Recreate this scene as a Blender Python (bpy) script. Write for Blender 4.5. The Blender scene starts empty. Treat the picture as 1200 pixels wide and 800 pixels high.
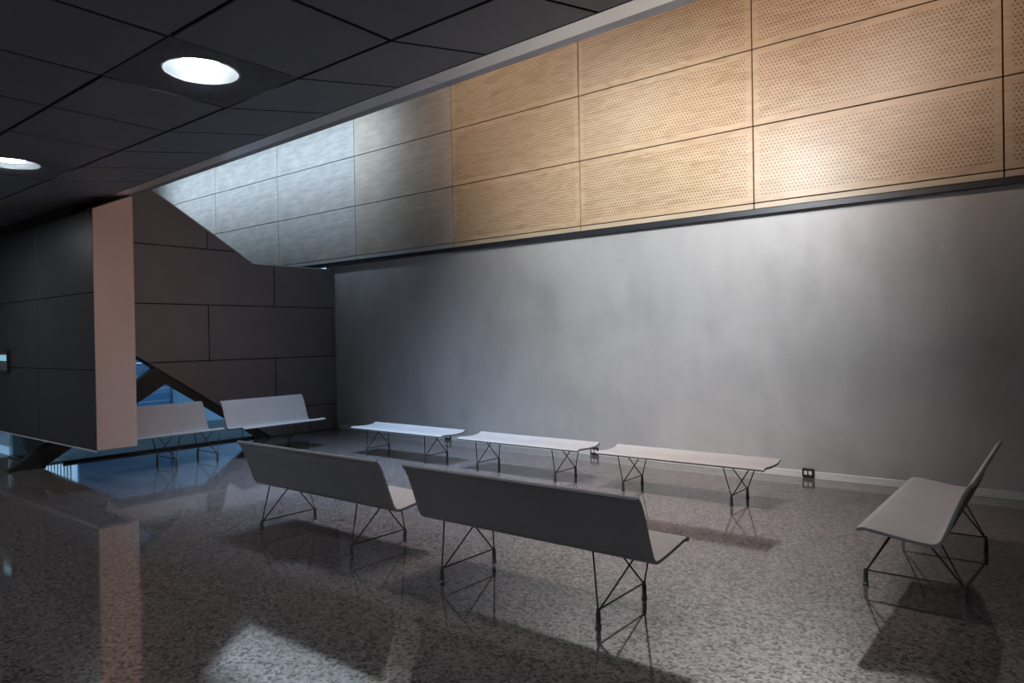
import bpy, bmesh, math, random
from mathutils import Vector, Matrix

scene = bpy.context.scene
C = scene.collection
random.seed(7)
PI = math.pi

# ------------------------------------------------------------------ camera
F_PX, YAW, PITCH, ROLL, CAM_H = 828.35, 0.6724, -0.0065, -0.0174, 1.6
cy, sy = math.cos(YAW), math.sin(YAW)
fw = Vector((-sy*math.cos(PITCH), cy*math.cos(PITCH), math.sin(PITCH)))
r0 = Vector((cy, sy, 0)); u0 = r0.cross(fw)
rr = r0*math.cos(ROLL) + u0*math.sin(ROLL)
uu = u0*math.cos(ROLL) - r0*math.sin(ROLL)
cam_data = bpy.data.cameras.new('camera'); cam = bpy.data.objects.new('camera', cam_data); C.objects.link(cam)
cam_data.sensor_width = 36; cam_data.lens = F_PX*36/1200; cam_data.clip_start = 0.02; cam_data.clip_end = 200
m = Matrix((rr, uu, -fw)).transposed().to_4x4(); m.translation = Vector((0, 0, CAM_H)); cam.matrix_world = m
scene.camera = cam

# ------------------------------------------------------------------ world, lights, exposure
w = bpy.data.worlds.new('dusk_sky'); scene.world = w; w.use_nodes = True
bg = w.node_tree.nodes['Background']; bg.inputs[0].default_value = (0.22, 0.40, 0.60, 1); bg.inputs[1].default_value = 2.6

def look(o, target):
    o.rotation_euler = (Vector(target)-o.location).to_track_quat('-Z', 'Y').to_euler()
def spot(name, loc, target, energy, color, angle, blend=1.0, radius=0.1):
    d = bpy.data.lights.new(name, 'SPOT'); d.energy = energy; d.color = color
    d.spot_size = math.radians(angle); d.spot_blend = blend; d.shadow_soft_size = radius
    o = bpy.data.objects.new(name, d); C.objects.link(o); o.location = loc; look(o, target); return o
def area(name, loc, target, sx, sy_, energy, color):
    d = bpy.data.lights.new(name, 'AREA'); d.shape = 'RECTANGLE'; d.size = sx; d.size_y = sy_; d.energy = energy; d.color = color
    o = bpy.data.objects.new(name, d); C.objects.link(o); o.location = loc; look(o, target); return o

area('skylight', (-12.7, 6.0, 6.4), (-12.7, 7.95, 4.9), 7.6, 0.8, 104, (0.62, 0.80, 1.0)).data.spread = math.radians(57)
area('skylight_over_hall', (-6.9, 5.3, 6.45), (-6.8, 5.6, 0), 2.2, 0.9, 92, (0.49, 0.70, 1.0)).data.spread = math.radians(56)
area('fill_over_benches', (-3.6, 5.3, 6.45), (-3.6, 5.6, 0), 2.8, 0.9, 58, (1.0, 0.88, 0.86)).data.spread = math.radians(58)  # unseen warm downlight added to brighten the seats and floor
spot('wall_washer_warm', (-2.2, 4.0, 5.1), (-2.15, 7.95, 4.6), 400, (1.0, 0.80, 0.70), 78, 1.0, 0.15)
spot('wall_washer_warm', (-6.0, 4.0, 5.5), (-6.0, 7.95, 5.3), 360, (1.0, 0.87, 0.80), 78, 1.0, 0.15)
spot('wall_washer_white', (-3.2, 3.95, 4.2), (-3.95, 8.05, 2.6), 920, (0.90, 0.96, 1.0), 82, 1.0, 0.12)
spot('bounce_fill', (-3.4, 4.35, 3.15), (-8.5, 3.75, 1.75), 140, (1.0, 0.48, 0.30), 58, 1.0, 0.1)  # lamp added to stand in for warm bounce on the slab end
# unseen lamps added as ambient fill, continuing the ceiling grid outside the picture
for lx, ly in ((-0.72, 2.04), (-0.72, -0.9), (-3.86, -0.9), (-7.0, -0.9), (-10.14, 2.04), (-10.14, -0.9)):
    d = bpy.data.lights.new('room_fill', 'AREA'); d.shape = 'DISK'; d.size = 0.28; d.energy = 17; d.color = (0.90, 0.95, 1.0)
    o = bpy.data.objects.new('room_fill', d); C.objects.link(o); o.location = (lx, ly, 3.085)

vs = scene.view_settings
vs.view_transform = 'Standard'; vs.look = 'None'; vs.gamma = 1.0; vs.exposure = 0.0
try: vs.use_curve_mapping = False
except Exception: pass

# ------------------------------------------------------------------ materials
def new_mat(name):
    mt = bpy.data.materials.new(name); mt.use_nodes = True
    nt = mt.node_tree; b = nt.nodes['Principled BSDF']; return mt, nt, b
def N(nt, t, **kw):
    n = nt.nodes.new(t)
    for k, v in kw.items(): setattr(n, k, v)
    return n
def ramp(nt, pts):
    n = nt.nodes.new('ShaderNodeValToRGB'); e = n.color_ramp.elements
    while len(e) < len(pts): e.new(0.5)
    for el, (p, c) in zip(e, pts): el.position = p; el.color = (*c, 1)
    return n
def coords(nt, scale=(1, 1, 1), kind='Object'):
    tc = N(nt, 'ShaderNodeTexCoord'); mp = N(nt, 'ShaderNodeMapping'); mp.inputs['Scale'].default_value = scale
    nt.links.new(tc.outputs[kind], mp.inputs[0]); return mp.outputs[0]
def math_n(nt, op, a, b=None):
    n = N(nt, 'ShaderNodeMath', operation=op)
    for i, v in enumerate((a, b)):
        if v is None: continue
        if isinstance(v, (int, float)): n.inputs[i].default_value = v
        else: nt.links.new(v, n.inputs[i])
    return n.outputs[0]
def noise_mat(name, c1, c2, scale=(3, 3, 3), nscale=1.0, detail=6, rough=0.6, metallic=0, bump=0.0, spec=0.5):
    mt, nt, b = new_mat(name)
    v = coords(nt, scale); nz = N(nt, 'ShaderNodeTexNoise'); nz.inputs['Scale'].default_value = nscale; nz.inputs['Detail'].default_value = detail
    nt.links.new(v, nz.inputs['Vector'])
    rp = ramp(nt, [(0.3, c1), (0.7, c2)]); nt.links.new(nz.outputs[0], rp.inputs[0]); nt.links.new(rp.outputs[0], b.inputs['Base Color'])
    b.inputs['Roughness'].default_value = rough; b.inputs['Metallic'].default_value = metallic; b.inputs['Specular IOR Level'].default_value = spec
    if bump:
        bp = N(nt, 'ShaderNodeBump'); bp.inputs['Strength'].default_value = bump; bp.inputs['Distance'].default_value = 0.01
        nt.links.new(nz.outputs[0], bp.inputs['Height']); nt.links.new(bp.outputs[0], b.inputs['Normal'])
    return mt
def glow(name, col, strength):
    mt = bpy.data.materials.new(name); mt.use_nodes = True; nt = mt.node_tree
    for n in list(nt.nodes): nt.nodes.remove(n)
    e = N(nt, 'ShaderNodeEmission'); e.inputs[0].default_value = (*col, 1); e.inputs[1].default_value = strength
    o = N(nt, 'ShaderNodeOutputMaterial'); nt.links.new(e.outputs[0], o.inputs[0]); return mt

M = {}
# polished terrazzo
def terrazzo():
    mt, nt, b = new_mat('polished_terrazzo')
    v = coords(nt)
    vo = N(nt, 'ShaderNodeTexVoronoi'); vo.inputs['Scale'].default_value = 64; nt.links.new(v, vo.inputs['Vector'])
    sep = N(nt, 'ShaderNodeSeparateColor'); nt.links.new(vo.outputs['Color'], sep.inputs[0])
    chips = ramp(nt, [(0.0, (0.03, 0.028, 0.028)), (0.22, (0.07, 0.063, 0.062)), (0.30, (0.14, 0.122, 0.117)), (0.75, (0.17, 0.148, 0.142)), (0.90, (0.27, 0.24, 0.23))])
    nt.links.new(sep.outputs[0], chips.inputs[0]); nt.links.new(chips.outputs[0], b.inputs['Base Color'])
    # chips take the polish differently
    sp = ramp(nt, [(0.0, (0.14,)*3), (0.22, (0.22,)*3), (0.30, (0.44,)*3), (0.75, (0.52,)*3), (0.9, (0.62,)*3)]); nt.links.new(sep.outputs[0], sp.inputs[0])
    nt.links.new(sp.outputs[0], b.inputs['Specular IOR Level'])
    nz = N(nt, 'ShaderNodeTexNoise'); nz.inputs['Scale'].default_value = 1.3; nz.inputs['Detail'].default_value = 4; nt.links.new(v, nz.inputs['Vector'])
    rr_ = ramp(nt, [(0.3, (0.05,)*3), (0.75, (0.10,)*3)]); nt.links.new(nz.outputs[0], rr_.inputs[0]); nt.links.new(rr_.outputs[0], b.inputs['Roughness'])
    b.inputs['IOR'].default_value = 4.6; b.inputs['Specular Tint'].default_value = (1.0, 0.94, 0.91, 1)
    return mt
M['terrazzo'] = terrazzo()
# trowelled plaster on the long wall
def plaster():
    mt, nt, b = new_mat('trowelled_plaster')
    v = coords(nt)
    n1 = N(nt, 'ShaderNodeTexNoise'); n1.inputs['Scale'].default_value = 0.9; n1.inputs['Detail'].default_value = 9; n1.inputs['Roughness'].default_value = 0.62; n1.inputs['Distortion'].default_value = 0.4
    nt.links.new(v, n1.inputs['Vector'])
    v2 = coords(nt, (1.5, 1.5, 0.5)); n2 = N(nt, 'ShaderNodeTexNoise'); n2.inputs['Scale'].default_value = 3.0; n2.inputs['Detail'].default_value = 5; nt.links.new(v2, n2.inputs['Vector'])
    a = math_n(nt, 'ADD', math_n(nt, 'MULTIPLY', n1.outputs[0], 0.7), math_n(nt, 'MULTIPLY', n2.outputs[0], 0.3))
    rp = ramp(nt, [(0.32, (0.36, 0.345, 0.345)), (0.5, (0.44, 0.425, 0.42)), (0.68, (0.50, 0.485, 0.475))]); nt.links.new(a, rp.inputs[0]); nt.links.new(rp.outputs[0], b.inputs['Base Color'])
    b.inputs['Roughness'].default_value = 0.42
    bp = N(nt, 'ShaderNodeBump'); bp.inputs['Strength'].default_value = 0.08; bp.inputs['Distance'].default_value = 0.01; nt.links.new(a, bp.inputs['Height']); nt.links.new(bp.outputs[0], b.inputs['Normal'])
    return mt
M['plaster'] = plaster()
PW, PH = 2.3175, 0.8625
def perf_holes(nt, v, pu, pv, rad):
    sx = N(nt, 'ShaderNodeSeparateXYZ'); nt.links.new(v, sx.inputs[0])
    vv = math_n(nt, 'DIVIDE', sx.outputs[2], pv)
    row = math_n(nt, 'FLOOR', vv); half = math_n(nt, 'MULTIPLY', math_n(nt, 'MODULO', math_n(nt, 'ABSOLUTE', row), 2.0), 0.5)
    un = math_n(nt, 'ADD', math_n(nt, 'DIVIDE', sx.outputs[0], pu), half)
    fu = math_n(nt, 'SUBTRACT', math_n(nt, 'FRACT', un), 0.5); fv = math_n(nt, 'SUBTRACT', math_n(nt, 'FRACT', vv), 0.5)
    d = math_n(nt, 'SQRT', math_n(nt, 'ADD', math_n(nt, 'MULTIPLY', fu, fu), math_n(nt, 'MULTIPLY', fv, fv)))
    return sx, math_n(nt, 'LESS_THAN', d, rad)
def wood():
    mt, nt, b = new_mat('perforated_birch')
    v = coords(nt, (1, 1, 1))
    info = N(nt, 'ShaderNodeObjectInfo')
    off = N(nt, 'ShaderNodeVectorMath', operation='SCALE'); comb = N(nt, 'ShaderNodeCombineXYZ')
    for i in range(3): nt.links.new(info.outputs['Random'], comb.inputs[i])
    nt.links.new(comb.outputs[0], off.inputs[0]); off.inputs['Scale'].default_value = 37.0
    add = N(nt, 'ShaderNodeVectorMath', operation='ADD'); nt.links.new(v, add.inputs[0]); nt.links.new(off.outputs[0], add.inputs[1])
    mp = N(nt, 'ShaderNodeMapping'); mp.inputs['Scale'].default_value = (0.9, 1, 5.0); nt.links.new(add.outputs[0], mp.inputs[0])
    nz = N(nt, 'ShaderNodeTexNoise'); nz.inputs['Scale'].default_value = 2.6; nz.inputs['Detail'].default_value = 10; nz.inputs['Distortion'].default_value = 1.6; nt.links.new(mp.outputs[0], nz.inputs['Vector'])
    rp = ramp(nt, [(0.30, (0.45, 0.30, 0.18)), (0.5, (0.545, 0.385, 0.24)), (0.72, (0.605, 0.45, 0.295))]); nt.links.new(nz.outputs[0], rp.inputs[0])
    sx, hole = perf_holes(nt, v, 0.040, 0.036, 0.22)
    inx = math_n(nt, 'LESS_THAN', math_n(nt, 'ABSOLUTE', sx.outputs[0]), PW/2-0.075)
    inz = math_n(nt, 'LESS_THAN', math_n(nt, 'ABSOLUTE', sx.outputs[2]), PH/2-0.065)
    hm = math_n(nt, 'MULTIPLY', hole, math_n(nt, 'MULTIPLY', inx, inz))
    mx = N(nt, 'ShaderNodeMix', data_type='RGBA'); nt.links.new(hm, mx.inputs[0]); nt.links.new(rp.outputs[0], mx.inputs[6]); mx.inputs[7].default_value = (0.17, 0.11, 0.065, 1)
    nt.links.new(mx.outputs[2], b.inputs['Base Color']); b.inputs['Roughness'].default_value = 0.38
    bp = N(nt, 'ShaderNodeBump'); bp.invert = True; bp.inputs['Strength'].default_value = 0.25; bp.inputs['Distance'].default_value = 0.004
    nt.links.new(hm, bp.inputs['Height']); nt.links.new(bp.outputs[0], b.inputs['Normal'])
    return mt
M['wood'] = wood()
M['half_lit_panel'] = noise_mat('half_lit_grained_panel', (0.40, 0.335, 0.27), (0.54, 0.46, 0.375), (0.9, 1, 4.0), 3.2, detail=12, rough=0.34)  # between birch and grey: the fading cold light painted in
M['cold_lit_panel'] = noise_mat('cold_lit_grained_panel', (0.36, 0.34, 0.315), (0.53, 0.50, 0.46), (0.9, 1, 4.0), 3.2, detail=12, rough=0.34)  # birch greyed by putting the cold left light into its colour
M['cold_lit_strip'] = noise_mat('cold_lit_grained_strip', (0.42, 0.41, 0.40), (0.50, 0.49, 0.47), (0.9, 1, 4.0), 3.2, detail=8, rough=0.34)  # strip greyed likewise for the cold light
M['wood_plain'] = noise_mat('birch_edge_strip', (0.46, 0.35, 0.24), (0.6, 0.48, 0.34), (0.8, 1, 6), 2.5, rough=0.4)
M['dark_panel'] = noise_mat('charcoal_fibre_panel', (0.175, 0.160, 0.172), (0.20, 0.184, 0.195), (1, 1, 1), 2.0, rough=0.5)
M['dark_back'] = noise_mat('black_backing', (0.008, 0.008, 0.009), (0.012, 0.012, 0.012), rough=0.8)
M['slab_dark'] = noise_mat('charcoal_slab_face', (0.028, 0.030, 0.036), (0.035, 0.037, 0.044), (1, 1, 1), 2.0, rough=0.45)
M['slab_end'] = noise_mat('buff_slab_end', (0.42, 0.335, 0.295), (0.47, 0.38, 0.335), (1, 1, 0.4), 2.0, rough=0.55)
def tile_mat(name, see_through):
    mt, nt, b = new_mat(name)
    v = coords(nt)
    # plan perforation: map y to z so that the hole lattice lies in the tile's plane
    sp = N(nt, 'ShaderNodeSeparateXYZ'); nt.links.new(v, sp.inputs[0]); cb = N(nt, 'ShaderNodeCombineXYZ')
    nt.links.new(sp.outputs[0], cb.inputs[0]); nt.links.new(sp.outputs[1], cb.inputs[2])
    sx, hole = perf_holes(nt, cb.outputs[0], 0.013, 0.0115, 0.36 if see_through else 0.3)
    nz = N(nt, 'ShaderNodeTexNoise'); nz.inputs['Scale'].default_value = 2; nt.links.new(v, nz.inputs['Vector'])
    rp = ramp(nt, [(0.3, (0.105, 0.103, 0.117)), (0.7, (0.128, 0.125, 0.14))]); nt.links.new(nz.outputs[0], rp.inputs[0])
    mx = N(nt, 'ShaderNodeMix', data_type='RGBA'); nt.links.new(hole, mx.inputs[0]); nt.links.new(rp.outputs[0], mx.inputs[6]); mx.inputs[7].default_value = (0.05, 0.05, 0.058, 1)
    nt.links.new(mx.outputs[2], b.inputs['Base Color']); b.inputs['Roughness'].default_value = 0.55; b.inputs['Metallic'].default_value = 0.2
    if see_through:
        tr = N(nt, 'ShaderNodeBsdfTransparent'); ms = N(nt, 'ShaderNodeMixShader'); nt.links.new(hole, ms.inputs[0])
        nt.links.new(b.outputs[0], ms.inputs[1]); nt.links.new(tr.outputs[0], ms.inputs[2])
        nt.links.new(ms.outputs[0], nt.nodes['Material Output'].inputs[0])
    return mt
M['tile'] = tile_mat('perforated_black_tile', False)
M['tile_open'] = tile_mat('open_mesh_black_tile', True)
M['tile_gap'] = noise_mat('ceiling_grid_black', (0.006, 0.006, 0.007), (0.009, 0.009, 0.01), rough=0.7)
M['lip'] = noise_mat('satin_metal_lip', (0.93, 0.86, 0.80), (0.97, 0.91, 0.85), rough=0.3, metallic=0.9)
M['lip_grey'] = noise_mat('grey_lip_bead', (0.34, 0.31, 0.31), (0.40, 0.37, 0.37), rough=0.35, metallic=0.8)
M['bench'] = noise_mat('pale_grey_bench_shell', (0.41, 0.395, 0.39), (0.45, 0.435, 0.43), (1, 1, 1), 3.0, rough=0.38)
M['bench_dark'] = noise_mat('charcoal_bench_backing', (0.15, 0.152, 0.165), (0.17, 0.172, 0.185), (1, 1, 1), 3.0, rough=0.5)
M['rod'] = noise_mat('dark_steel_rod', (0.045, 0.042, 0.042), (0.065, 0.06, 0.06), rough=0.35, metallic=0.6)
M['foot'] = noise_mat('steel_foot', (0.10, 0.10, 0.105), (0.16, 0.155, 0.155), rough=0.3, metallic=0.8)
M['base_metal'] = noise_mat('brushed_aluminium', (0.74, 0.72, 0.71), (0.84, 0.82, 0.80), (1, 1, 14), 3.0, rough=0.32, metallic=0.2)
M['channel'] = noise_mat('dark_shadow_channel', (0.022, 0.024, 0.032), (0.03, 0.032, 0.04), rough=0.4)
M['lit_edge'] = noise_mat('painted_lit_edge', (0.55, 0.58, 0.60), (0.65, 0.68, 0.70), rough=0.4)  # pale tone stands for light caught on the wall edges
M['void'] = noise_mat('grey_upper_hall', (0.10, 0.10, 0.105), (0.13, 0.13, 0.13), rough=0.8)
M['room_dark'] = noise_mat('dark_room_wall', (0.28, 0.275, 0.28), (0.34, 0.335, 0.335), rough=0.7)
M['white'] = noise_mat('white_plastic', (0.7, 0.7, 0.7), (0.78, 0.78, 0.77), rough=0.4)
M['black_plastic'] = noise_mat('black_plastic', (0.015, 0.015, 0.016), (0.022, 0.022, 0.024), rough=0.4)
M['strut'] = noise_mat('black_steel_strut', (0.016, 0.016, 0.017), (0.022, 0.021, 0.022), rough=0.5)
M['siding'] = noise_mat('blue_lit_siding', (0.20, 0.46, 0.76), (0.24, 0.51, 0.80), (1, 1, 1), 3, rough=0.6)  # blue of the daylight put into the board colour
M['siding_pale'] = noise_mat('pale_blue_lit_render', (0.46, 0.68, 0.86), (0.50, 0.72, 0.89), (1, 1, 1), 3, rough=0.6)  # same blue daylight in the colour, paler
M['paving'] = noise_mat('grey_outdoor_paving', (0.13, 0.14, 0.14), (0.18, 0.19, 0.19), (4, 4, 4), 3, rough=0.7)
M['kerb'] = noise_mat('pale_concrete_kerb', (0.62, 0.66, 0.68), (0.72, 0.76, 0.78), (4, 4, 4), 3, rough=0.7)
M['rail'] = noise_mat('galvanised_rail', (0.65, 0.68, 0.70), (0.75, 0.78, 0.8), rough=0.35, metallic=0.5)
M['lamp_glow'] = glow('lamp_white', (0.88, 0.96, 1.0), 190)
M['lamp_housing'] = noise_mat('lamp_reflector', (0.16, 0.17, 0.175), (0.2, 0.21, 0.215), rough=0.35, metallic=0.3)
M['slit_glow'] = glow('pale_blue_display', (0.30, 0.62, 0.78), 0.75)
def glass():
    mt = bpy.data.materials.new('clear_window_glass'); mt.use_nodes = True; nt = mt.node_tree
    for n in list(nt.nodes): nt.nodes.remove(n)
    fr = N(nt, 'ShaderNodeFresnel'); fr.inputs[0].default_value = 1.45
    t = N(nt, 'ShaderNodeBsdfTransparent'); t.inputs[0].default_value = (0.90, 0.95, 0.97, 1)
    g = N(nt, 'ShaderNodeBsdfGlossy'); g.inputs['Roughness'].default_value = 0.02
    ms = N(nt, 'ShaderNodeMixShader'); o = N(nt, 'ShaderNodeOutputMaterial')
    nt.links.new(fr.outputs[0], ms.inputs[0]); nt.links.new(t.outputs[0], ms.inputs[1]); nt.links.new(g.outputs[0], ms.inputs[2]); nt.links.new(ms.outputs[0], o.inputs[0])
    return mt
M['glass'] = glass()

# ------------------------------------------------------------------ geometry helpers
def obj(name, bm, mat, parent=None, loc=None, smooth=False):
    bmesh.ops.recalc_face_normals(bm, faces=bm.faces[:])
    me = bpy.data.meshes.new(name); bm.to_mesh(me); bm.free()
    me.materials.append(M[mat])
    if smooth:
        for p in me.polygons: p.use_smooth = True
    o = bpy.data.objects.new(name, me); C.objects.link(o)
    if loc is not None: o.location = loc
    if parent is not None: o.parent = parent
    return o
def box(bm, x0, x1, y0, y1, z0, z1):
    v = [bm.verts.new(p) for p in ((x0,y0,z0),(x1,y0,z0),(x1,y1,z0),(x0,y1,z0),(x0,y0,z1),(x1,y0,z1),(x1,y1,z1),(x0,y1,z1))]
    for f in ((0,3,2,1),(4,5,6,7),(0,1,5,4),(1,2,6,5),(2,3,7,6),(3,0,4,7)): bm.faces.new([v[i] for i in f])
    return bm
def B(*a): return box(bmesh.new(), *a)
def bev(bm, w_=0.004, seg=1):
    bmesh.ops.bevel(bm, geom=bm.edges[:], offset=w_, segments=seg, affect='EDGES', profile=0.5); return bm
def prism(bm, ring_a, ring_b):
    a = [bm.verts.new(p) for p in ring_a]; b = [bm.verts.new(p) for p in ring_b]; n = len(a)
    bm.faces.new(a); bm.faces.new(b[::-1])
    for i in range(n): bm.faces.new((a[i], b[i], b[(i+1) % n], a[(i+1) % n]))
    return bm
def tube(bm, p, q, r, r2=None, n=8):
    p, q = Vector(p), Vector(q); d = (q-p).normalized(); a = d.orthogonal().normalized(); b = d.cross(a); r2 = r if r2 is None else r2
    A = [p+(a*math.cos(2*PI*i/n)+b*math.sin(2*PI*i/n))*r for i in range(n)]
    Bq = [q+(a*math.cos(2*PI*i/n)+b*math.sin(2*PI*i/n))*r2 for i in range(n)]
    return prism(bm, A, Bq)
def lathe(bm, prof, n=16, c=(0, 0, 0)):
    rings = [[bm.verts.new((c[0]+r*math.cos(2*PI*i/n), c[1]+r*math.sin(2*PI*i/n), c[2]+z)) for i in range(n)] for r, z in prof]
    for a, b in zip(rings, rings[1:]):
        for i in range(n): bm.faces.new((a[i], a[(i+1) % n], b[(i+1) % n], b[i]))
    bm.faces.new(rings[0]); bm.faces.new(rings[-1]); return bm
def struct(o): o['kind'] = 'structure'; return o
def tag(o, label, cat, group=None):
    o['label'] = label; o['category'] = cat
    if group: o['group'] = group
    return o
def empty(name, loc=(0, 0, 0), rz=0):
    o = bpy.data.objects.new(name, None); C.objects.link(o); o.location = loc; o.rotation_euler = (0, 0, rz); o.empty_display_size = 0.1; return o
def clip(poly, a, b, c):      # keep a*y + b*z <= c
    out = []
    for i in range(len(poly)):
        p, q = poly[i], poly[(i+1) % len(poly)]; dp = a*p[0]+b*p[1]-c; dq = a*q[0]+b*q[1]-c
        if dp <= 0: out.append(p)
        if dp*dq < 0:
            t = dp/(dp-dq); out.append((p[0]+(q[0]-p[0])*t, p[1]+(q[1]-p[1])*t))
    return out
def poly_area(p): return abs(sum(p[i][0]*p[(i+1) % len(p)][1]-p[(i+1) % len(p)][0]*p[i][1] for i in range(len(p)))/2)

# ------------------------------------------------------------------ setting: floor, walls
FL = [(-12.0, -5.0), (4.2, -5.0), (4.2, 8.3), (-10.66, 8.3), (-10.66, 3.41), (-12.0, 3.41)]
struct(obj('floor', prism(bmesh.new(), [(x, y, 0.0) for x, y in FL], [(x, y, -0.12) for x, y in FL]), 'terrazzo'))
WY = 8.05
wall_back = struct(obj('wall_back', B(-10.74, 4.2, WY, WY+0.25, 0.0, 2.93), 'plaster'))
struct(obj('wall_right', B(4.0, 4.25, -5.0, 8.0, 0, 7.0), 'room_dark'))
struct(obj('wall_front', B(-12.0, 4.0, -5.25, -5.0, 0, 3.5), 'room_dark'))
struct(obj('wall_side', B(-12.2, -12.0, -5.0, 3.2, 0, 3.5), 'room_dark'))

# baseboard
struct(obj('baseboard_back', bev(B(-10.42, 4.0, WY-0.012, WY, 0.0, 0.078), 0.003), 'base_metal'))

# shadow channel and strip under the wood panels
struct(obj('trim_1', B(-19.2, 4.0, WY-0.085, WY+0.02, 2.93, 2.99), 'channel'))

# ------------------------------------------------------------------ upper wall of perforated birch panels
PY, PX0, PZ0 = 7.95, -12.0816, 3.0567
upper = struct(obj('wall_upper', B(-19.4, 4.2, PY+0.03, PY+0.3, 2.99, 6.6), 'dark_back'))
pm = bev(B(-PW/2+0.006, PW/2-0.006, 0, 0.028, -PH/2+0.006, PH/2-0.006), 0.003)
first = None; pale = None; mid = None
for j in range(4):
    for i in range(6, -4, -1):
        loc = (PX0+PW*(i+0.5), PY, PZ0+PH*(j+0.5))
        if first is None:
            o = obj('wood_panel', pm, 'wood', upper, loc); first = o
        else:
            o = first.copy(); C.objects.link(o); o.location = loc; o.parent = upper
        if i == 1:  # transition column, its colour blending cold into warm light
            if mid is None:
                mid = o.data.copy(); mid.materials[0] = M['half_lit_panel']
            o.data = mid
        if i <= 0:                       # far columns: plain grained panels, greyed to paint the cold light in
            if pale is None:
                pale = o.data.copy(); pale.materials[0] = M['cold_lit_panel']
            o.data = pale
for i in range(-3, 7):
    x0 = PX0+PW*i
    obj('wood_strip', bev(B(x0+0.006, x0+PW-0.006, PY, PY+0.028, 2.992, PZ0-0.006), 0.002), 'wood_plain' if i > 1 else 'cold_lit_strip', upper)

# ------------------------------------------------------------------ dark panelled wall on the left (x = -10.5)
DX = -10.5
LS = -0.66                                   # slope of the lower cut
def lz(y): return 1.30+LS*(y-4.75)
DIAG = 0.6016
def cut(poly):
    # above the lower cut, below the stepped top
    p = clip(poly, LS, -1.0, LS*4.75-1.30)
    if len(p) < 3: return []
    left = clip(p, 1, 0, 6.433); right = clip(p, -1, 0, -6.433)
    res = []
    if len(left) >= 3:
        q = clip(left, DIAG, 1.0, 2.862+DIAG*6.433)
        if len(q) >= 3 and poly_area(q) > 1e-4: res.append(q)
    if len(right) >= 3:
        q = clip(right, 0, 1.0, 2.862)
        if len(q) >= 3 and poly_area(q) > 1e-4: res.append(q)
    return res
bm = bmesh.new()
for q in cut([(3.66, 0.0), (8.06, 0.0), (8.06, 4.53), (3.66, 4.53)]):
    prism(bm, [(DX-0.03, y, z) for y, z in q], [(DX-0.22, y, z) for y, z in q])
wall_left = struct(obj('wall_left', bm, 'dark_back'))
rowz = [0.452, 1.3145, 2.177, 3.0395, 3.902]
rows = [(-0.41, 0.452, 5.65)] + [(rowz[k], rowz[k+1], 6.81 if k % 2 == 0 else 5.65) for k in range(4)]
g = 0.008
for (z0, z1, yj) in rows:
    y = yj-2.33*2
    while y < 8.05:
        y0, y1 = max(y, 3.66), min(y+2.33, 8.048)
        if y1-y0 > 0.05:
            parts = cut([(y0+g, max(z0, 0)+g), (y1-g, max(z0, 0)+g), (y1-g, z1-g), (y0+g, z1-g)])
            if parts:
                bm = bmesh.new()
                for q in parts: prism(bm, [(DX, yy, zz) for yy, zz in q], [(DX-0.028, yy, zz) for yy, zz in q])
                bmesh.ops.remove_doubles(bm, verts=bm.verts[:], dist=1e-4)
                obj('wall_panel', bm, 'dark_panel', wall_left)
        y += 2.33
# pale strip painting in the lit edge of the stepped top
bm = bmesh.new()
e = 0.016
path = [(3.68, 2.862+DIAG*(6.433-3.68)), (6.433, 2.862), (7.95, 2.862)]
ring = lambda x: [(x, y, z) for y, z in path]+[(x, y, z+e) for y, z in path[::-1]]
prism(bm, ring(DX+0.004), ring(DX-0.22))
struct(obj('trim_2', bm, 'lit_edge'))

# struts crossing in front of the glazing
def band(name, p0, p1, q0, q1, x0, x1, mat, parent=None):
    pts = [p0, p1, q1, q0]
    return obj(name, prism(bmesh.new(), [(x0, y, z) for y, z in pts], [(x1, y, z) for y, z in pts]), mat, parent)
# glazing
gl = struct(obj('window_1', B(DX-0.155, DX-0.145, 3.66, 6.8, 0.0, 2.0), 'glass'))
obj('window_sill', bev(B(DX-0.21, DX-0.15, 3.66, 6.7, 0.0, 0.035), 0.004), 'strut', gl)
band('window_brace', (2.966, 0.0), (4.86, 1.26), (3.36, 0.0), (4.995, 1.005), DX-0.02, DX-0.14, 'strut', gl)
band('window_brace', (4.995, 1.005), (6.517, 0.0), (4.75, 1.30-0.005), (6.71, 0.0), DX-0.035, DX-0.14, 'strut', gl)
gl2 = struct(obj('window_2', B(-12.0, DX-0.15, 3.42, 3.43, 0.0, 0.44), 'glass'))
obj('window_sill', B(-12.0, DX-0.15, 3.40, 3.45, 0.0, 0.02), 'strut', gl2)

# ------------------------------------------------------------------ hanging wall slab on the left
SX, SY0, SY1, SZ0 = -8.4, 3.215, 3.64, 0.43
def slab_ring(x, y0, y1, z0):
    zt = lambda y: 3.085+0.47*(y-SY0)
    return [(x, y0, z0), (x, y1, z0), (x, y1, zt(y1)), (x, y0, zt(y0))]
slab = struct(obj('wall_hanging', prism(bmesh.new(), slab_ring(-12.0, SY0+0.015, SY1, SZ0), slab_ring(SX-0.012, SY0+0.015, SY1, SZ0)), 'dark_back'))
obj('top_closure', B(-12.0, -9.1, SY0+0.02, SY0+0.06, 3.05, 3.26), 'dark_back', slab)  # strip added to block the sky leak above the slab face
end = obj('end_panel', bev(prism(bmesh.new(), slab_ring(SX-0.012, SY0, SY1, SZ0), slab_ring(SX, SY0, SY1, SZ0)), 0.003), 'slab_end', slab)
xs = [SX-0.014, -10.135, -12.0]
zs = [SZ0-0.005, 1.31, 2.17, 3.085]
for a in range(2):
    for b_ in range(3):
        obj('slab_panel', bev(B(xs[a+1]+0.004, xs[a]-0.004, SY0, SY0+0.014, zs[b_]+0.004, zs[b_+1]-0.004), 0.002), 'slab_dark', slab)
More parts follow.
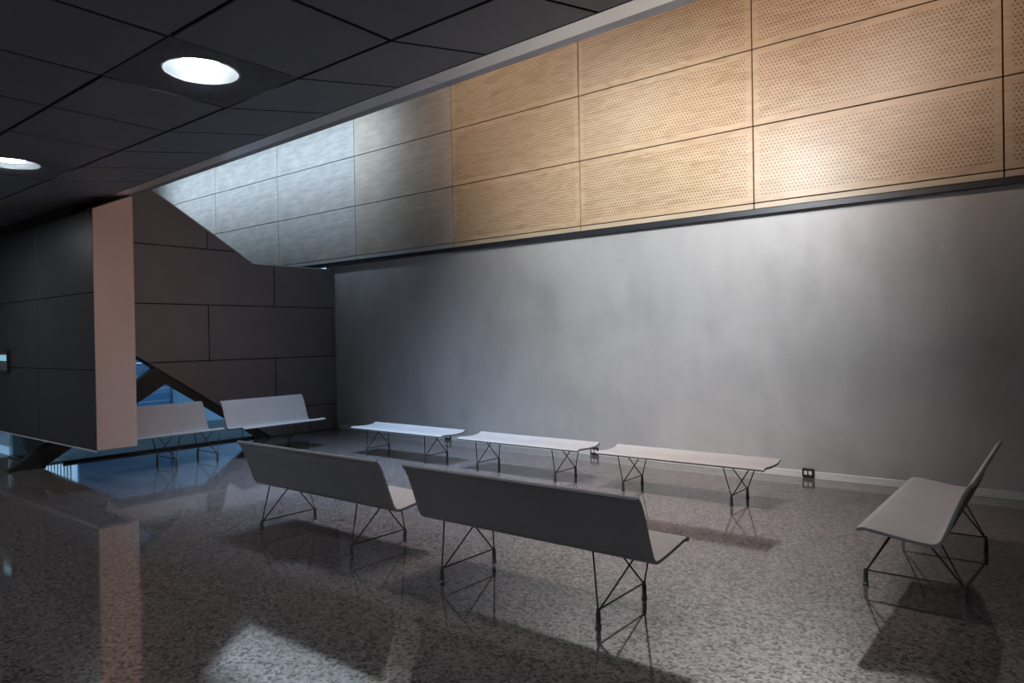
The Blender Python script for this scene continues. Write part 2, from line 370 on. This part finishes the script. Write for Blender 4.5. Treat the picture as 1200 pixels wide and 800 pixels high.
struct(obj('trim_3', B(-12.0, SX-0.02, SY0-0.004, SY0+0.004, SZ0-0.018, SZ0-0.006), 'lit_edge'))  # pale strip imitating daylight caught along the slab's lower edge

# small wall device at the far left
dv = empty('wall_control', (-11.36, SY0, 1.39))
for nm, a, mt in (('frame', (-0.19, 0.19, -0.03, 0.0, -0.15, -0.125), 'black_plastic'), ('frame', (-0.19, 0.19, -0.03, 0.0, 0.125, 0.15), 'black_plastic'),
                  ('frame', (0.165, 0.19, -0.03, 0.0, -0.125, 0.125), 'black_plastic'), ('frame', (-0.19, -0.165, -0.03, 0.0, -0.125, 0.125), 'black_plastic'),
                  ('back_plate', (-0.165, 0.165, -0.012, 0.0, -0.125, 0.125), 'bench_dark'), ('display', (-0.15, 0.12, -0.02, -0.012, 0.005, 0.085), 'slit_glow')):
    obj(nm, B(*a), mt, dv)
tag(dv, 'small black framed wall unit with a pale blue lit strip on dark wall', 'wall unit')

# ------------------------------------------------------------------ ceiling
TX, TP, KY, KZ, TY = -3.463, 0.785, 2.43, 3.10, 0.74
ceil = struct(obj('ceiling', B(-12.0, 4.0, -5.0, 3.35, KZ+0.35, KZ+0.45), 'tile_gap'))
bm = bmesh.new()   # dark grid bars closing the joints
for k in range(-10, 15):
    x = TX+TP*k
    if -12.0 < x < 4.0: box(bm, x-0.016, x+0.016, -5.0, KY, KZ+0.012, KZ+0.02)
for k in range(0, 11):
    y = KY-TY*k; box(bm, -12.0, 4.0, y-0.016, y+0.016, KZ+0.0205, KZ+0.028)
obj('grid_bar', bm, 'tile_gap', ceil)
gp = 0.011
tm = bev(B(-TP/2+gp, TP/2-gp, -TY/2+gp, TY/2-gp, 0, 0.012), 0.003)
LAMPS = [(-1, 0), (-5, 0)]
lamp_cells = set(LAMPS)
first = None; to = None
for jy in range(0, 9):
    for ix in range(-13, 9):
        x = TX+TP*(ix+0.5); y = KY-TY*(jy+0.5)
        if x < -11.9 or x > 3.9: continue
        if (ix, jy) in lamp_cells:
            if to is None:
                to = obj('ceiling_tile', B(-TP/2+0.003, TP/2-0.003, -TY/2+0.003, TY/2-0.003, 0.004, 0.005), 'tile_open', ceil, (x, y, KZ))
            else:
                o = to.copy(); C.objects.link(o); o.location = (x, y, KZ); o.parent = ceil
            continue
        if first is None: first = obj('ceiling_tile', tm, 'tile', ceil, (x, y, KZ))
        else:
            o = first.copy(); C.objects.link(o); o.location = (x, y, KZ); o.parent = ceil
# sloping strip between the flat ceiling and the lip
def yn(x): return 3.13-0.040*(x+1.68)
def yf(x): return 3.43-0.035*(x+1.48)
EZ, FZ = 3.25, 3.30
for ix in range(-13, 9):
    x0, x1 = TX+TP*ix+gp, TX+TP*(ix+1)-gp
    if x0 < -12.0 or x1 > 4.0: continue
    a = [(x0, KY+gp, KZ+0.002), (x1, KY+gp, KZ+0.002), (x1, yn(x1)-0.012, EZ), (x0, yn(x0)-0.012, EZ)]
    obj('slope_tile', prism(bmesh.new(), a, [(p[0], p[1], p[2]+0.012) for p in a]), 'tile', ceil)
a = [(-12.0, KY, KZ+0.03), (4.0, KY, KZ+0.03), (4.0, yn(4.0), EZ+0.03), (-12.0, yn(-12.0), EZ+0.03)]
obj('slope_backing', prism(bmesh.new(), a, [(p[0], p[1], p[2]+0.02) for p in a]), 'tile_gap', ceil)
# lip at the ceiling edge: cream band and grey bead, in lengths
lip = struct(obj('trim_4', prism(bmesh.new(),
    [(-12.0, yn(-12.0)+0.01, EZ+0.012), (4.0, yn(4.0)+0.01, EZ+0.012), (4.0, yf(4.0), FZ+0.02), (-12.0, yf(-12.0), FZ+0.02)],
    [(-12.0, yn(-12.0)+0.01, EZ+0.1), (4.0, yn(4.0)+0.01, EZ+0.1), (4.0, yf(4.0), FZ+0.1), (-12.0, yf(-12.0), FZ+0.1)]), 'dark_back'))
def lerp(x, t, dz=0): return (x, yn(x)+(yf(x)-yn(x))*t, EZ+(FZ-EZ)*t+dz)
segs = [-12.0, -9.5, -6.35, -3.25, -0.1, 4.0]
for s0, s1 in zip(segs, segs[1:]):
    s0 += 0.003; s1 -= 0.003
    a = [lerp(s0, 0), lerp(s1, 0), lerp(s1, 0.66), lerp(s0, 0.66)]
    obj('lip_length', prism(bmesh.new(), a, [(p[0], p[1], p[2]+0.012) for p in a]), 'lip', lip)
    a = [lerp(s0, 0.67, 0.004), lerp(s1, 0.67, 0.004), lerp(s1, 1.0, -0.004), lerp(s0, 1.0, -0.004)]
    obj('lip_bead', prism(bmesh.new(), a, [(p[0], p[1], p[2]+0.02) for p in a]), 'lip_grey', lip)
# upper hall wall above the lip, its ceiling, unseen closures added against sky light
VX = -10.74
bm = prism(bmesh.new(), [(VX, yf(VX), FZ+0.02), (4.0, yf(4.0), FZ+0.02), (4.0, yf(4.0), 6.6), (VX, yf(VX), 6.6)],
           [(VX, yf(VX)-0.15, FZ+0.02), (4.0, yf(4.0)-0.15, FZ+0.02), (4.0, yf(4.0)-0.15, 6.6), (VX, yf(VX)-0.15, 6.6)])
struct(obj('wall_void', bm, 'void'))
struct(obj('ceiling_void', prism(bmesh.new(), *[[(x, y, z) for x, y in ((VX, 3.0), (4.2, 3.0), (4.2, 8.3), (-19.4, 8.3), (-19.4, 4.6), (VX, 4.6))] for z in (6.6, 6.7)]), 'void'))
struct(obj('wall_sky_block_side', B(-19.4, VX, 4.6, 4.75, 2.5, 6.6), 'void'))
struct(obj('wall_sky_block_return', B(VX-0.06, VX, 3.6, 4.75, 2.5, 6.6), 'void'))
struct(obj('wall_sky_block_end', B(-19.6, -19.4, 4.6, 8.3, 2.5, 6.7), 'void'))
struct(obj('ceiling_sky_block', B(-19.4, DX-0.23, 4.6, 8.3, 2.38, 2.5), 'void'))  # unseen soffit added to keep sky light out of the hall

# recessed lamps above the open mesh tiles
def ring_bm(r0_, r1_, z0, z1, n=24):
    bm = bmesh.new(); rs = [[bm.verts.new((r*math.cos(2*PI*i/n), r*math.sin(2*PI*i/n), z)) for i in range(n)] for r, z in ((r0_, z0), (r1_, z0), (r1_, z1), (r0_, z1))]
    for k in range(4):
        a, b = rs[k], rs[(k+1) % 4]
        for i in range(n): bm.faces.new((a[i], a[(i+1) % n], b[(i+1) % n], b[i]))
    return bm
labels = ['bright round recessed ceiling lamp behind black mesh, nearer one, above the bench backs',
          'bright round recessed ceiling lamp behind black mesh, at far left edge of the ceiling']
for (ix, jy), lb in zip(LAMPS, labels):
    L = empty('ceiling_lamp', (TX+TP*(ix+0.5), KY-TY*(jy+0.5), KZ+0.03))
    bm = lathe(bmesh.new(), [(0.20, 0.0), (0.19, 0.06), (0.14, 0.14), (0.06, 0.16)], 24); bmesh.ops.delete(bm, geom=[f for f in bm.faces if len(f.verts) > 4 and f.calc_center_median().z < 0.01], context='FACES_ONLY')
    obj('reflector', bm, 'lamp_housing', L, smooth=True)
    obj('diffuser', lathe(bmesh.new(), [(0.03, 0.02), (0.095, 0.03), (0.102, 0.05), (0.03, 0.075)], 24), 'lamp_glow', L, smooth=True)
    obj('rim', ring_bm(0.2, 0.215, 0.0, 0.012), 'black_plastic', L)
    tag(L, lb, 'ceiling lamp', 'recessed lamps in the dark ceiling')

# ------------------------------------------------------------------ outside
GR = [(-40, -20), (-12.25, -20), (-12.25, 3.45), (DX-0.22, 3.45), (DX-0.22, 30), (-40, 30)]
struct(obj('ground', prism(bmesh.new(), [(x, y, -0.02) for x, y in GR], [(x, y, -0.12) for x, y in GR]), 'paving'))
k = obj('kerb', bev(B(-16.5, -10.95, 3.49, 3.75, -0.02, 0.01), 0.008), 'kerb'); tag(k, 'pale concrete path strip outside, seen under the hanging wall at far left', 'path')
bld = empty('outside_building', (-14.0, 6.78, -0.02))
for i in range(9):
    obj('siding_board', bev(B(-0.03, 0.03 if i % 2 else 0.038, -1.75, -0.06, 0.11+(i-1)*0.25+0.14, 0.11+i*0.25+0.128), 0.006), 'siding', bld)
obj('corner_post', bev(B(-0.05, 0.07, -0.055, 0.055, 0, 2.36), 0.006), 'siding_pale', bld)
obj('rendered_wall', B(-0.06, 0.0, 0.06, 3.2, 0, 2.36), 'siding_pale', bld)
tag(bld, 'blue-lit boarded building outside, seen through the triangular window behind benches', 'building')
M['hedge'] = noise_mat('dark_green_hedge', (0.02, 0.035, 0.02), (0.06, 0.085, 0.045), (6, 6, 6), 4, rough=0.8, bump=0.6)
bm = B(-0.45, 0.45, -3.4, 3.4, 0.0, 1.7)  # hedge placed to block bright horizon sky from the floor reflection
bmesh.ops.subdivide_edges(bm, edges=bm.edges[:], cuts=13, use_grid_fill=True)
for v in bm.verts:
    if v.co.z > 0.01: v.co += Vector((random.uniform(-0.09, 0.09), random.uniform(-0.12, 0.12), random.uniform(-0.09, 0.06)))
hd = obj('hedge', bm, 'hedge', loc=(-17.0, 1.3, -0.02)); tag(hd, 'dark green hedge outside, glimpsed under the hanging wall at far left', 'hedge')
rl = empty('outside_railing', (-12.6, 4.15, 0))
obj('top_rail', tube(bmesh.new(), (-2.0, 0, 1.02), (0.9, 0.0, 1.02), 0.03), 'rail', rl)
obj('bottom_rail', tube(bmesh.new(), (-2.0, 0, 0.12), (0.9, 0.0, 0.12), 0.015), 'rail', rl)
for i in range(22):
    obj('baluster', tube(bmesh.new(), (-1.95+i*0.13, 0, -0.02 if i % 7 == 0 else 0.12), (-1.95+i*0.13, 0, 1.02), 0.009, n=6), 'rail', rl)
tag(rl, 'pale metal railing outside the window beyond the hanging wall', 'railing')

# ------------------------------------------------------------------ benches
# profile in (d, z): d = distance behind the front edge, sheet centre line
SEAT = [(0.0, 0.408), (0.012, 0.418), (0.04, 0.424), (0.09, 0.419), (0.16, 0.408), (0.24, 0.396), (0.32, 0.386), (0.37, 0.3815)]
BEND = [(0.37, 0.3815), (0.395, 0.381), (0.415, 0.385), (0.432, 0.396), (0.445, 0.414), (0.462, 0.455), (0.49, 0.53), (0.52, 0.61), (0.548, 0.68), (0.575, 0.73), (0.605, 0.762)]
FLAT = [(0.0, 0.362), (0.02, 0.372), (0.06, 0.376), (0.14, 0.370), (0.24, 0.365), (0.34, 0.367), (0.40, 0.374), (0.43, 0.384), (0.455, 0.398)]
def offset(pts, d):
    out = []
    for i, p in enumerate(pts):
        a = pts[max(i-1, 0)]; b = pts[min(i+1, len(pts)-1)]
        t = Vector((b[0]-a[0], b[1]-a[1])).normalized(); n = Vector((-t.y, t.x)); out.append((p[0]+n.x*d, p[1]+n.y*d))
    return out
def sheet(pts, d0, d1, x0, x1):
    bm = bmesh.new(); a = offset(pts, d0); b = offset(pts, d1)
    ring = a+b[::-1]
    # bench faces +y locally, origin at the front edge: y = -d
    A = [bm.verts.new((x0, -d, z)) for d, z in ring]; Q = [bm.verts.new((x1, -d, z)) for d, z in ring]; n = len(pts); m2 = len(ring)
    for i in range(m2): bm.faces.new((A[i], Q[i], Q[(i+1) % m2], A[(i+1) % m2]))
    for i in range(n-1):
        j = m2-1-i
        bm.faces.new((A[i], A[i+1], A[j-1], A[j])); bm.faces.new((Q[i], Q[j], Q[j-1], Q[i+1]))
    return bm
CACHE = {}
def mesh_of(key, make, mat, name):
    if key not in CACHE:
        o = obj(name, make(), mat); CACHE[key] = o.data; bpy.data.objects.remove(o)
    return CACHE[key]
def put(name, key, make, mat, parent, loc=(0, 0, 0)):
    o = bpy.data.objects.new(name, mesh_of(key, make, mat, name)); C.objects.link(o); o.parent = parent; o.location = loc; return o
TOP, UND = 0.006, -0.014
def bench(name, loc, rz, length, legs, back, label, group):
    R = empty(name, loc, rz); hx = length/2; key = (length, back)
    if back:
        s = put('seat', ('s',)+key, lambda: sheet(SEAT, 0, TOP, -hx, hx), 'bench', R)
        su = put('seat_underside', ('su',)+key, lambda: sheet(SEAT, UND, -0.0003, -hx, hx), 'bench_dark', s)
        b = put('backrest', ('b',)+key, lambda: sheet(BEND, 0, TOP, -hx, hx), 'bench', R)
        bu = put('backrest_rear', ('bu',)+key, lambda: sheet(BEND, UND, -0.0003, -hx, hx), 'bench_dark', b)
        su['label'] = 'charcoal underside'; bu['label'] = 'charcoal rear face'
        fd, rd, zt, ti = -0.005, 0.525, (0.378, 0.362), 0.17
    else:
        s = put('seat', ('s',)+key, lambda: sheet(FLAT, 0, TOP, -hx, hx), 'bench', R)
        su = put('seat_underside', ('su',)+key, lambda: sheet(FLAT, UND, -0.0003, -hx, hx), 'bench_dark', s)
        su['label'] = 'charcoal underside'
        fd, rd, zt, ti = 0.02, 0.43, (0.352, 0.350), 0.13
    FH = 0.095; sp = 0.135
    for lx in legs:
        tr = put('trestle', ('bar', back), lambda: tube(bmesh.new(), (0, -fd, FH), (0, -rd, FH), 0.0055), 'rod', R, (lx, 0, 0))
        for (d, dt, z) in ((fd, fd+ti, zt[0]), (rd, rd-ti, zt[1])):
            for sgn in (-1, 1):
                put('rod', ('rod', back, d, sgn), lambda: tube(bmesh.new(), (0, -d, FH-0.01), (sgn*sp, -dt, z), 0.0055), 'rod', tr)
            put('foot', ('foot',), lambda: lathe(bmesh.new(), [(0.017, 0.0), (0.018, 0.012), (0.0135, 0.02), (0.0145, 0.07), (0.0095, 0.1), (0.006, 0.108)], 12), 'foot', tr, (0, -d, 0))
    tag(R, label, 'bench', group); return R

LEN = 1.76
ROW = 'backed benches in the foreground row'
bench('backed_bench', (-2.64, 3.83, 0), 0, LEN, (-0.61, 0.58), True, 'charcoal-backed bench in the centre foreground, larger and nearer of the two seen from behind', ROW)
bench('backed_bench', (-4.66, 3.82, 0), 0, LEN, (-0.67, 0.50), True, 'charcoal-backed bench seen from behind, left of the larger centre one and farther away', ROW)
WB = 'backless benches along the plaster wall'
for x, lb in ((-3.07, 'pale backless bench by the plaster wall, rightmost of three, beside the right outlet'),
              (-5.06, 'pale backless bench by the plaster wall, middle one of the three'),
              (-7.09, 'pale bluish-lit backless bench by the plaster wall, leftmost of three near the dark corner')):
    bench('backless_bench', (x, 6.34, 0), PI, LEN, (-0.57, 0.57), False, lb, WB)
bench('backed_bench', (-1.04, 5.49, 0), PI/2, 1.80, (-0.64, 0.60), True, 'pale bench with a backrest at the far right, seen from its end', 'backed benches at the sides')
bench('backed_bench', (-8.85, 5.90, 0), -PI/2, 1.34, (-0.38, 0.36), True, 'bench with a buff backrest against the dark panelled wall, nearer the corner', 'backed benches at the sides')
bench('backed_bench', (-9.10, 4.42, 0), -PI/2, 1.34, (-0.56, 0.0), True, 'bench with a buff backrest under the triangular window, partly hidden by the hanging wall', 'backed benches at the sides')

# ------------------------------------------------------------------ floor-level outlets on the long wall
for x, lb in ((-7.71, 'small dark outlet box low on the wall between the left and middle wall benches'),
              (-5.02, 'small dark double outlet low on the wall between the middle and right wall benches'),
              (-2.29, 'small dark double outlet on the skirting right of the rightmost wall bench')):
    R = empty('wall_outlet', (x, WY-0.012, 0.06))
    obj('box', bev(B(-0.062, 0.062, -0.022, 0.0, -0.05, 0.05), 0.004), 'black_plastic', R)
    for s in (-1, 1):
        obj('socket', bev(B(s*0.024-0.017, s*0.024+0.017, -0.026, -0.02, -0.02, 0.022), 0.003), 'white', R)
    tag(R, lb, 'outlet', 'outlets along the long wall')
